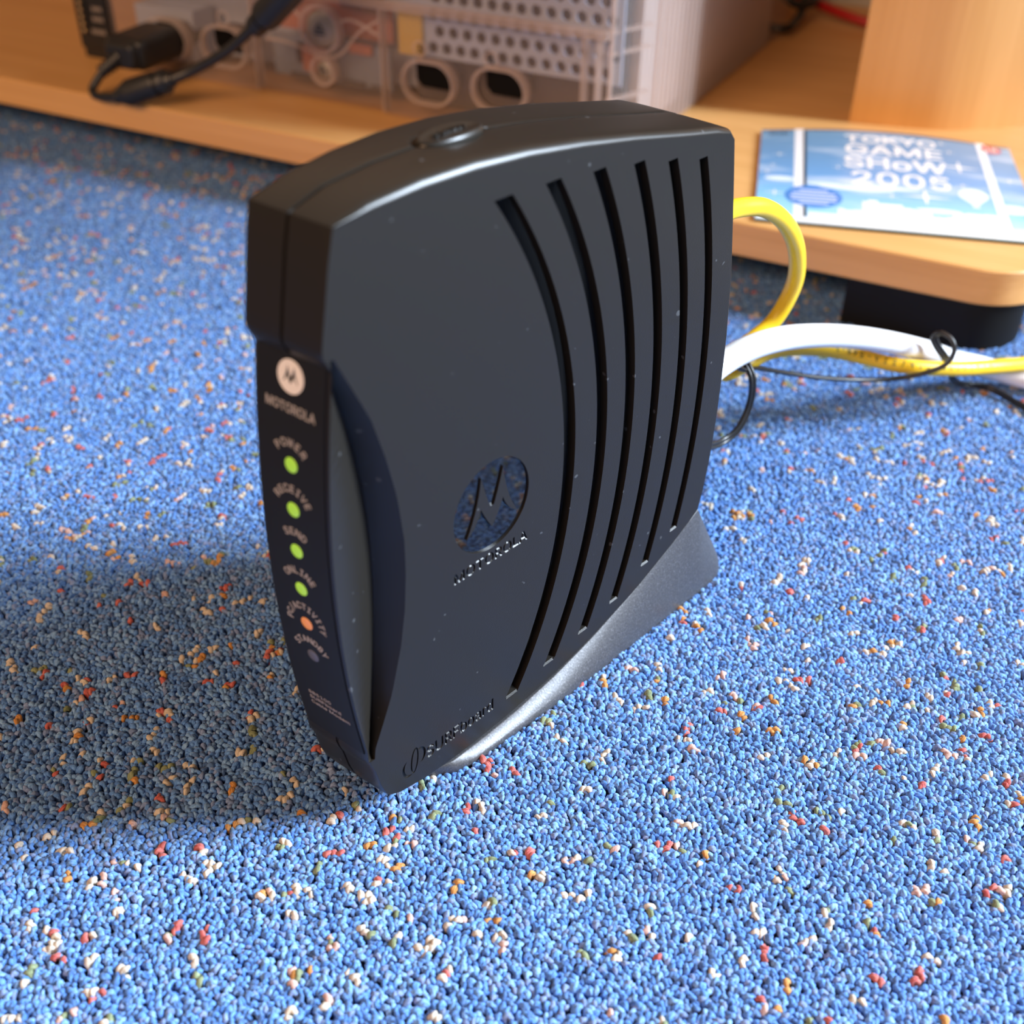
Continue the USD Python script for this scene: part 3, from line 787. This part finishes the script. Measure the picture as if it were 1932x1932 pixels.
# ------------------------------------------------------------------ black adapter standing at the end of the console
tagx = thing('adapter_stick', 'slim black upright adapter with a column of gold contacts, left end of console', 'adapter', wn(-0.5435, 0.5285, SHELF_Z), RZ)
obj('body', L3(cat([box(-12, 12.5, 0, 7, 5, 74, 1.2), box(-10.5, 11, 0.6, 6.4, 0.0, 6.0, 0.6)])), 'black_rubber', tagx)
for i in range(5):
    dt = to_tm(m3.Manifold.sphere(1.25, 16))
    dt.apply_translation([-6.8, 0.0, 31 - i * 3.9])
    obj('contact', L3(dt), 'gold_contact', tagx, smooth=60)
obj('groove', L3(box(-3.6, -1.9, -0.2, 0.6, 14, 33)), 'port_black', tagx)
for z, w_ in ((27.5, 7.5), (21.8, 8.5), (14.6, 11.0)):
    obj('label_bar', L3(box(9.6 - w_, 9.6, -0.12, 0.3, z, z + 2.4)), 'label_grey', tagx, smooth=False)

# ------------------------------------------------------------------ cables behind the console
rc = thing('red_cable', 'red cable running along the wall behind the wooden upright', 'cable', wn(0, 0), RZ)
obj('jacket', tube(mmw([[-420, 872, 41], [-300, 868, 46], [-208.8, 852.1, 47.0], [-188.3, 834.0, 46.5], [-168.0, 824.8, 44.0], [-149.5, 821.6, 41.5], [-128.4, 822.3, 40.2], [-60, 830, 39.6], [40, 850, 39.6]], 90), 0.0031, 14), 'red_jacket', rc, smooth=True)
kc = thing('console_cable', 'black cable curving up from the back of the console', 'cable', wn(0, 0), RZ)
obj('jacket', tube(mmw([[-215, 776, 43.0], [-200, 772, 43.0], [-192.0, 775.0, 42.8], [-190.6, 786.0, 43.6], [-190.3, 800.0, 46.5], [-193.8, 820.0, 53.9], [-198.2, 840.0, 63], [-215, 862, 75], [-260, 872, 70]], 70), 0.0029, 14), 'black_jacket', kc, smooth=True)
k2 = thing('wall_cable', 'short black cable bend crossing the red cable at the wall', 'cable', wn(0, 0), RZ)
obj('jacket', tube(mmw([[-235, 800, 80], [-212, 800, 66], [-202.5, 800.0, 56.1], [-196.5, 801.0, 52.3], [-190.8, 804.0, 51.2], [-186.4, 812.0, 51.5], [-192, 838, 58], [-205, 862, 70], [-240, 876, 80]], 70), 0.0027, 14), 'black_jacket', k2, smooth=True)

# ================================================================== disc sleeve on the shelf
SW, SHh = 122.0, 118.0
ctr = np.array([-155.3, 591.6]) + np.array([0.9704, 0.2416]) * 66.0 + np.array([-0.2416, 0.9704]) * (-59.5)
sleeve = thing('disc_sleeve', 'sky-blue cardboard disc sleeve with white title lying on the shelf', 'disc sleeve', wn(ctr[0] * MM, ctr[1] * MM, SHELF_Z), RZ + 15.4)
def warp_z(x, y):
    """Height of the sleeve's upper face above the shelf (mm); the far edge bows up in the middle."""
    t = np.clip(y / SHh, 0, 1)
    return 1.7 + 3.6 * math.sin(math.pi * np.clip(x / SW * 1.02, 0, 1)) * t ** 1.5 * 0.95 + 0.3 * t
nxg, nyg = 28, 22
gx, gy = np.linspace(0, SW, nxg), np.linspace(0, SHh, nyg)
V = np.array([(x - SW / 2, y - SHh / 2, warp_z(x, y) - (0 if k else 0.4)) for k in (0, 1) for y in gy for x in gx])
Fq = []
NN = nxg * nyg
for k in (0, 1):
    for j in range(nyg - 1):
        for i in range(nxg - 1):
            a, b_, c, d = [k * NN + q for q in (j * nxg + i, j * nxg + i + 1, (j + 1) * nxg + i + 1, (j + 1) * nxg + i)]
            Fq += [(a, b_, c), (a, c, d)] if k else [(a, c, b_), (a, d, c)]
rim = [j for j in range(nxg)] + [(j + 1) * nxg - 1 for j in range(1, nyg)] + [(nyg - 1) * nxg + i for i in range(nxg - 2, -1, -1)] + [j * nxg for j in range(nyg - 2, 0, -1)]
for q in range(len(rim)):
    a, b_ = rim[q], rim[(q + 1) % len(rim)]
    Fq += [(a, b_, NN + b_), (a, NN + b_, NN + a)]
mat('sleeve_sky', {
    't': ('texture_coordinate', {}),
    's': ('separate_xyz', {}),
    'n': ('noise_texture', {'scale': 1.0, 'detail': 3.0}),
    'm': ('mapping', {'scale': (14.0, 55.0, 1.0), 'location': (0.3, 0.1, 0)}),
    'k': ('map_range', {'from_min': -0.059, 'from_max': 0.059, 'to_min': 0.0, 'to_max': 1.0}),
    'r': ('rgb_ramp', {'ramp': [(0.0, (0.42, 0.72, 0.90)), (0.25, (0.25, 0.55, 0.82)), (0.45, (0.16, 0.36, 0.66)), (0.75, (0.15, 0.31, 0.52)), (1.0, (0.17, 0.32, 0.48))]}),
    'c': ('rgb_ramp', {'ramp': [(0.50, (0, 0, 0)), (0.68, (0.75, 0.75, 0.75))]}),
    'x': ('mix', {'color2': (0.72, 0.80, 0.88)}),
    'p': ('principled_bsdf', {'roughness': 0.22, 'specular_ior_level': 0.6})},
    [('t.object', 's.vector'), ('s.y', 'k.value'), ('k.result', 'r.fac'), ('t.object', 'm.vector'), ('m.vector', 'n.vector'), ('n.fac', 'c.fac'), ('c.color', 'x.fac'), ('r.color', 'x.color1'), ('x.color', 'p.base_color')])
plain('sleeve_white', (0.84, 0.85, 0.86), 0.25)
plain('sleeve_title', (0.88, 0.86, 0.82), 0.25)
plain('sleeve_city', (0.74, 0.84, 0.93), 0.25)
plain('sleeve_blue', (0.07, 0.23, 0.60), 0.25)
plain('sleeve_dark', (0.03, 0.03, 0.035), 0.3)
plain('sleeve_red', (0.62, 0.05, 0.04), 0.3)
plain('sleeve_pale', (0.50, 0.58, 0.80), 0.3)
obj('cover', L3(trimesh.Trimesh(V, Fq, process=False)), 'sleeve_sky', sleeve, smooth=30)
V2 = V.copy()
V2[:NN, 2] -= 1.25
V2[NN:, 2] -= 0.42
V2[:, :2] *= 0.998
obj('back_card', L3(trimesh.Trimesh(V2, Fq, process=False)), 'sleeve_dark', sleeve, smooth=30, label='black card under the printed cover')
def printed(name, poly_or_mesh, m, lift=0.05, label=None, parent=sleeve):
    """A printed shape in sleeve coordinates (mm from its lower left corner), laid on the bowed cover."""
    t = poly_or_mesh
    if not isinstance(t, trimesh.Trimesh):
        t = extrude(t.segmentize(4.0) if hasattr(t, 'segmentize') else t, 0.02)
    t = t.subdivide_to_size(9.0) if len(t.faces) < 4000 else t
    return obj(name, L3(remap(t, lambda a, b_, c: (a - SW / 2, b_ - SHh / 2, warp_z(a, b_) + lift + (0.02 if c > 0.009 else 0)))), m, parent, smooth=False, label=label)
from shapely.geometry import box as sbox
def strips(x0, y0, x1, y1, k=10):
    return unary_union([sbox(x0, y0 + (y1 - y0) * i / k, x1, y0 + (y1 - y0) * (i + 1) / k) for i in range(k)])
def band(x0, y0, x1, y1):
    nx_, ny_ = max(1, int(abs(x1 - x0) / 5)), max(1, int(abs(y1 - y0) / 5))
    gx_, gy_ = np.linspace(x0, x1, nx_ + 1), np.linspace(y0, y1, ny_ + 1)
    vs = [(x, y, 0.02) for y in gy_ for x in gx_]
    fs = []
    for j in range(ny_):
        for i in range(nx_):
            a = j * (nx_ + 1) + i
            fs += [(a, a + 1, a + nx_ + 2), (a, a + nx_ + 2, a + nx_ + 1)]
    return trimesh.Trimesh(vs, fs, process=False)
printed('stripe', band(16.6, 1, 20.8, SHh - 0.3), 'sleeve_white', label='white vertical stripe')
printed('stripe', band(20.9, 3, 22.3, SHh - 1.5), 'sleeve_dark', 0.06, label='thin dark line')
printed('stripe', band(105.5, 1, 109.5, SHh - 0.3), 'sleeve_white', label='white vertical stripe')
printed('stripe', band(0.4, 0.3, SW - 0.4, 6.0), 'sleeve_white', 0.08, label='white lower border')
printed('stripe', band(0.4, SHh - 1.6, 16.5, SHh - 0.5), 'sleeve_dark', 0.08, label='thin dark line')
printed('stripe', band(22.3, SHh - 1.7, 105.2, SHh - 0.5), 'sleeve_dark', 0.08, label='thin dark line')
printed('stripe', band(109.6, SHh - 1.7, SW - 0.5, SHh - 0.5), 'sleeve_dark', 0.08, label='thin dark line')
def sleeve_text(s, h, x, y, width, m, lift=0.07, bold=True, label=None):
    t = text(s, h, 0.02, bold=bold, width=width)
    t.apply_translation([x, y, 0])
    return printed('lettering', t, m, lift, label)
sleeve_text('TOKYO', 9.0, 63, 102.0, 44, 'sleeve_title', label='title word TOKYO')
sleeve_text('GAME', 11.0, 64, 87.5, 46, 'sleeve_title', label='title word GAME')
sleeve_text('SHoW', 13.5, 64, 69.5, 48, 'sleeve_title', label='title word SHOW')
sleeve_text('2005', 14.5, 65.5, 50.0, 45, 'sleeve_title', label='title number 2005')
sleeve_text('DVD', 3.4, 8.8, 110.5, 9.0, 'sleeve_dark', label='small dark letters DVD')
printed('badge', Point(25.5, 30.3).buffer(12.8, 32), 'sleeve_blue', 0.10, label='round blue badge')
for i, (w_, yy) in enumerate(((13, 37.0), (19, 33.4), (21, 29.8), (20, 26.2), (13, 22.6))):
    printed('badge_line', band(25.5 - w_ / 2, yy - 1.1, 25.5 + w_ / 2, yy + 1.1), 'sleeve_pale', 0.13, label='line of tiny pale badge print')
printed('age_mark', affinity.translate(Point(0, 0).buffer(5.0, 24), 112.4, 111.2), 'sleeve_red', 0.10, label='red round age mark')
sleeve_text('18', 5.0, 112.4, 108.8, 6.0, 'sleeve_title', 0.13, label='age number 18')
def star(cx, cy, r, q=0.16, rot=0.0):
    return Polygon([(cx + (r if i % 2 == 0 else r * q) * (1.25 if i in (0, 4) else 1) * math.cos(rot + i * math.pi / 4), cy + (r if i % 2 == 0 else r * q) * math.sin(rot + i * math.pi / 4)) for i in range(8)])
for sx, sy_, r in ((75.5, 40.0, 9.5), (94.0, 80.5, 8.0), (93.5, 57.5, 2.6), (60.5, 38.0, 3.0), (37.0, 68.0, 2.4), (8.0, 32.0, 4.2), (9.5, 82.0, 2.6), (4.0, 58.0, 2.8), (116.0, 70.0, 3.2), (91.0, 99.0, 2.5), (88.0, 110.0, 2.6), (6.5, 67, 2.0)):
    printed('star', star(sx, sy_, r), 'sleeve_title', 0.07)
bal = unary_union([affinity.scale(Point(97, 47).buffer(1, 24), 6.6, 7.5), Polygon([(92.0, 42.5), (102.0, 42.5), (98.6, 36.5), (95.4, 36.5)]), sbox(95.6, 32.8, 98.4, 36.0)])
printed('balloon', bal, 'sleeve_city', 0.07, label='pale hot-air balloon')
r2 = np.random.default_rng(3)
sky_line = [(22.6, 5)]
x = 36.0
tops = []
while x < 105:
    wv = r2.uniform(2.5, 6.5)
    h_ = r2.uniform(12, 23) + (9 if 44 < x < 60 else 0)
    tops.append(sbox(x, 5.0, min(x + wv, 105.2), 5 + h_ * 0.95))
    x += wv * r2.uniform(0.75, 1.0)
tops += [Point(66, 19).buffer(6.0, 16), Point(72, 15).buffer(6, 16), Point(61, 14).buffer(6, 16), Point(90, 18).buffer(5, 16), sbox(23, 5, 105.2, 12)]
printed('skyline', unary_union(tops), 'sleeve_white', 0.05, label='white city skyline')
for i in range(26):
    xx, y0_ = r2.uniform(40, 102), r2.uniform(6, 12)
    printed('building', sbox(xx, y0_, xx + r2.uniform(1.2, 2.8), y0_ + r2.uniform(5, 13)), 'sleeve_city', 0.09)
for cx, cy, rx, ry in ((45, 43.5, 17, 2.6), (60, 46.5, 14, 1.8), (30, 46, 8, 2.0), (113, 34, 9, 5.0), (10, 50, 7.0, 3.0), (80, 25, 10, 2.5)):
    cl = affinity.translate(affinity.scale(Point(0, 0).buffer(1, 20), rx, ry), cx, cy).intersection(unary_union([sbox(0.5, 0, 16.5, SHh), sbox(22.4, 0, 105.2, SHh), sbox(109.6, 0, SW - 0.5, SHh)]))
    printed('cloud', cl if cl.geom_type == 'Polygon' else max(cl.geoms, key=lambda g: g.area), 'sleeve_city', 0.045)

# ================================================================== carpet: a field of small yarn loops (nobody could count them)
def loop_proto(seed, r_tube=0.62, span=0.62, high=1.55, twist=3.0):
    g = np.random.default_rng(seed)
    n, sides = 9, 9
    th = np.linspace(0, math.pi, n)
    lean = g.uniform(-0.35, 0.35)
    C = np.c_[span * np.cos(th), lean * np.sin(th), -1.3 + (high + 1.1) * np.sin(th) ** 0.7 * 0.62 + 0.25 * np.sin(th)]
    T, A, B = frames(C, (0, 1, 0.01))
    ph = np.linspace(0, 2 * math.pi, sides, endpoint=False)
    V = []
    for i in range(n):
        k = r_tube * (1 + 0.22 * np.cos(2 * ph - twist * th[i] + g.uniform(-.2, .2)) + g.normal(0, .05, sides))
        V.append(C[i] + k[:, None] * (np.cos(ph)[:, None] * A[i] + np.sin(ph)[:, None] * B[i]))
    V = np.vstack(V)
    Fc = []
    for i in range(n - 1):
        for j in range(sides):
            q = (j + 1) % sides
            a, b_, c, d = i * sides + j, i * sides + q, (i + 1) * sides + q, (i + 1) * sides + j
            Fc += [(a, b_, c), (a, c, d)]
    t = trimesh.Trimesh(V * MM, Fc, process=False)
    return t
def yarn(name, dark, light, seed):
    mat(name, {
        't': ('texture_coordinate', {}),
        'o': ('object_info', {}),
        'm': ('mapping', {'scale': (800.0, 4200.0, 800.0), 'location': (seed, seed * 2.0, 0)}),
        'n': ('noise_texture', {'scale': 1.0, 'detail': 3.0, 'roughness': 0.65}),
        'g': ('geometry', {}),
        'w': ('noise_texture', {'scale': 330.0, 'detail': 1.0}),
        'a': ('math', {'math_type': 'multiply_add', 'value2': 1.7}),
        'h': ('math', {'math_type': 'multiply_add', 'value2': 0.7, 'value3': -0.70}),
        'r': ('rgb_ramp', {'ramp': [(0.18, dark), (0.80, light)]}),
        'b': ('bump', {'strength': 0.8, 'distance': 0.0002}),
        'p': ('principled_bsdf', {'roughness': 0.85, 'specular_ior_level': 0.25, 'sheen_weight': 0.2, 'sheen_roughness': 0.4})},
        [('t.object', 'm.vector'), ('m.vector', 'n.vector'), ('g.position', 'w.vector'), ('w.fac', 'h.value1'), ('n.fac', 'a.value1'), ('h.value', 'a.value3'),
         ('a.value', 'r.fac'), ('r.color', 'p.base_color'), ('n.fac', 'b.height'), ('b.normal', 'p.normal')])
YARN = [('yarn_blue', (0.028, 0.101, 0.328), (0.139, 0.317, 0.690), 0.46), ('yarn_sky', (0.057, 0.173, 0.426), (0.253, 0.446, 0.739), 0.28), ('yarn_slate', (0.022, 0.065, 0.197), (0.121, 0.238, 0.477), 0.14), ('yarn_lilac', (0.095, 0.158, 0.328), (0.253, 0.346, 0.575), 0.12)]
FLECK = [('yarn_cream', (0.374, 0.317, 0.245), (0.634, 0.576, 0.490), 0.44), ('yarn_red', (0.302, 0.043, 0.043), (0.518, 0.173, 0.151), 0.17), ('yarn_orange', (0.302, 0.108, 0.022), (0.562, 0.302, 0.101), 0.13), ('yarn_green', (0.079, 0.108, 0.050), (0.259, 0.302, 0.173), 0.15), ('yarn_pink', (0.396, 0.230, 0.202), (0.612, 0.446, 0.396), 0.11)]
pile = UsdGeom.PointInstancer.Define(stage, path_of(None, 'carpet_pile'))
tag(pile.GetPrim(), 'blue loop-pile carpet flecked with cream, red, orange and green', 'carpet', None, 'stuff')
protos, pi_rel = [], pile.CreatePrototypesRel()
for k, (nm, d_, l_, _) in enumerate(YARN + FLECK):
    yarn(nm, d_, l_, k * 3.7)
    for s in range(2):
        p = UsdGeom.Xform.Define(stage, f'{pile.GetPath()}/loop_{k * 2 + s + 1:03d}')
        mm_ = usdkit.mesh(stage, str(p.GetPath()) + '/yarn', loop_proto(10 + k * 2 + s), MATS[nm], smooth=True)
        pi_rel.AddTarget(p.GetPath())
        protos.append(p)
SP = 1.40 * MM
def inside(x, y):
    d = y * math.cos(PITCH) + CAM_H * math.sin(PITCH)
    return (np.abs(x) < 0.53 * d + 0.07) & (y > 0.055) & ((x * N_[0] + y * N_[1]) < 0.70)
xs, ys = np.meshgrid(np.arange(-0.45, 0.45, SP), np.arange(0.05, 0.95, SP * 0.9))
xs = xs + (np.arange(xs.shape[0])[:, None] % 2) * SP / 2
P = np.c_[xs.ravel(), ys.ravel()]
P = P + rng.uniform(-0.42, 0.42, P.shape) * SP
P = P[inside(P[:, 0], P[:, 1])]
n = len(P)
c_ = np.cumsum([y[3] for y in YARN])
idx = np.searchsorted(c_ / c_[-1], rng.random(n))
# flecks: short runs of one to three loops in another colour
from scipy.spatial import cKDTree
tree = cKDTree(P)
nf = int(n * 0.022)
cf = np.cumsum([y[3] for y in FLECK])
seeds = rng.choice(n, nf, replace=False)
kind_ = len(YARN) + np.searchsorted(cf / cf[-1], rng.random(nf))
for s, kd in zip(seeds, kind_):
    a = rng.uniform(0, math.pi)
    m = rng.choice([1, 2, 2, 3])
    for q in range(m):
        off = P[s] + np.array([math.cos(a), math.sin(a)]) * SP * 1.05 * q
        _, j = tree.query(off)
        idx[j] = kd if rng.random() > 0.22 else len(YARN) + np.searchsorted(cf / cf[-1], rng.random())
fleck = idx >= len(YARN)
size = rng.uniform(0.84, 1.14, n) + fleck * 0.20
lift = rng.normal(-1.15, 0.20, n) + fleck * 0.25
pidx = idx * 2 + rng.integers(0, 2, n)
yaw = rng.uniform(0, 2 * math.pi, n)
tilt = rng.normal(0, 0.28, n)
tax = rng.uniform(0, 2 * math.pi, n)
# quaternion: tilt about a horizontal axis after yaw
qz = np.c_[np.cos(yaw / 2), np.zeros(n), np.zeros(n), np.sin(yaw / 2)]
qt = np.c_[np.cos(tilt / 2), np.sin(tilt / 2) * np.cos(tax), np.sin(tilt / 2) * np.sin(tax), np.zeros(n)]
w1, x1, y1_, z1 = qt.T
w2, x2, y2_, z2 = qz.T
Q = np.c_[w1 * w2 - x1 * x2 - y1_ * y2_ - z1 * z2, w1 * x2 + x1 * w2 + y1_ * z2 - z1 * y2_, w1 * y2_ - x1 * z2 + y1_ * w2 + z1 * x2, w1 * z2 + x1 * y2_ - y1_ * x2 + z1 * w2]
pile.CreateProtoIndicesAttr(Vt.IntArray.FromNumpy(pidx.astype(np.int32)))
pile.CreatePositionsAttr(Vt.Vec3fArray.FromNumpy(np.c_[P, lift * MM].astype(np.float32)))
pile.CreateScalesAttr(Vt.Vec3fArray.FromNumpy(np.repeat(size[:, None], 3, 1).astype(np.float32)))
pile.CreateOrientationsAttr(Vt.QuathArray([Gf.Quath(float(q[0]), float(q[1]), float(q[2]), float(q[3])) for q in Q]))
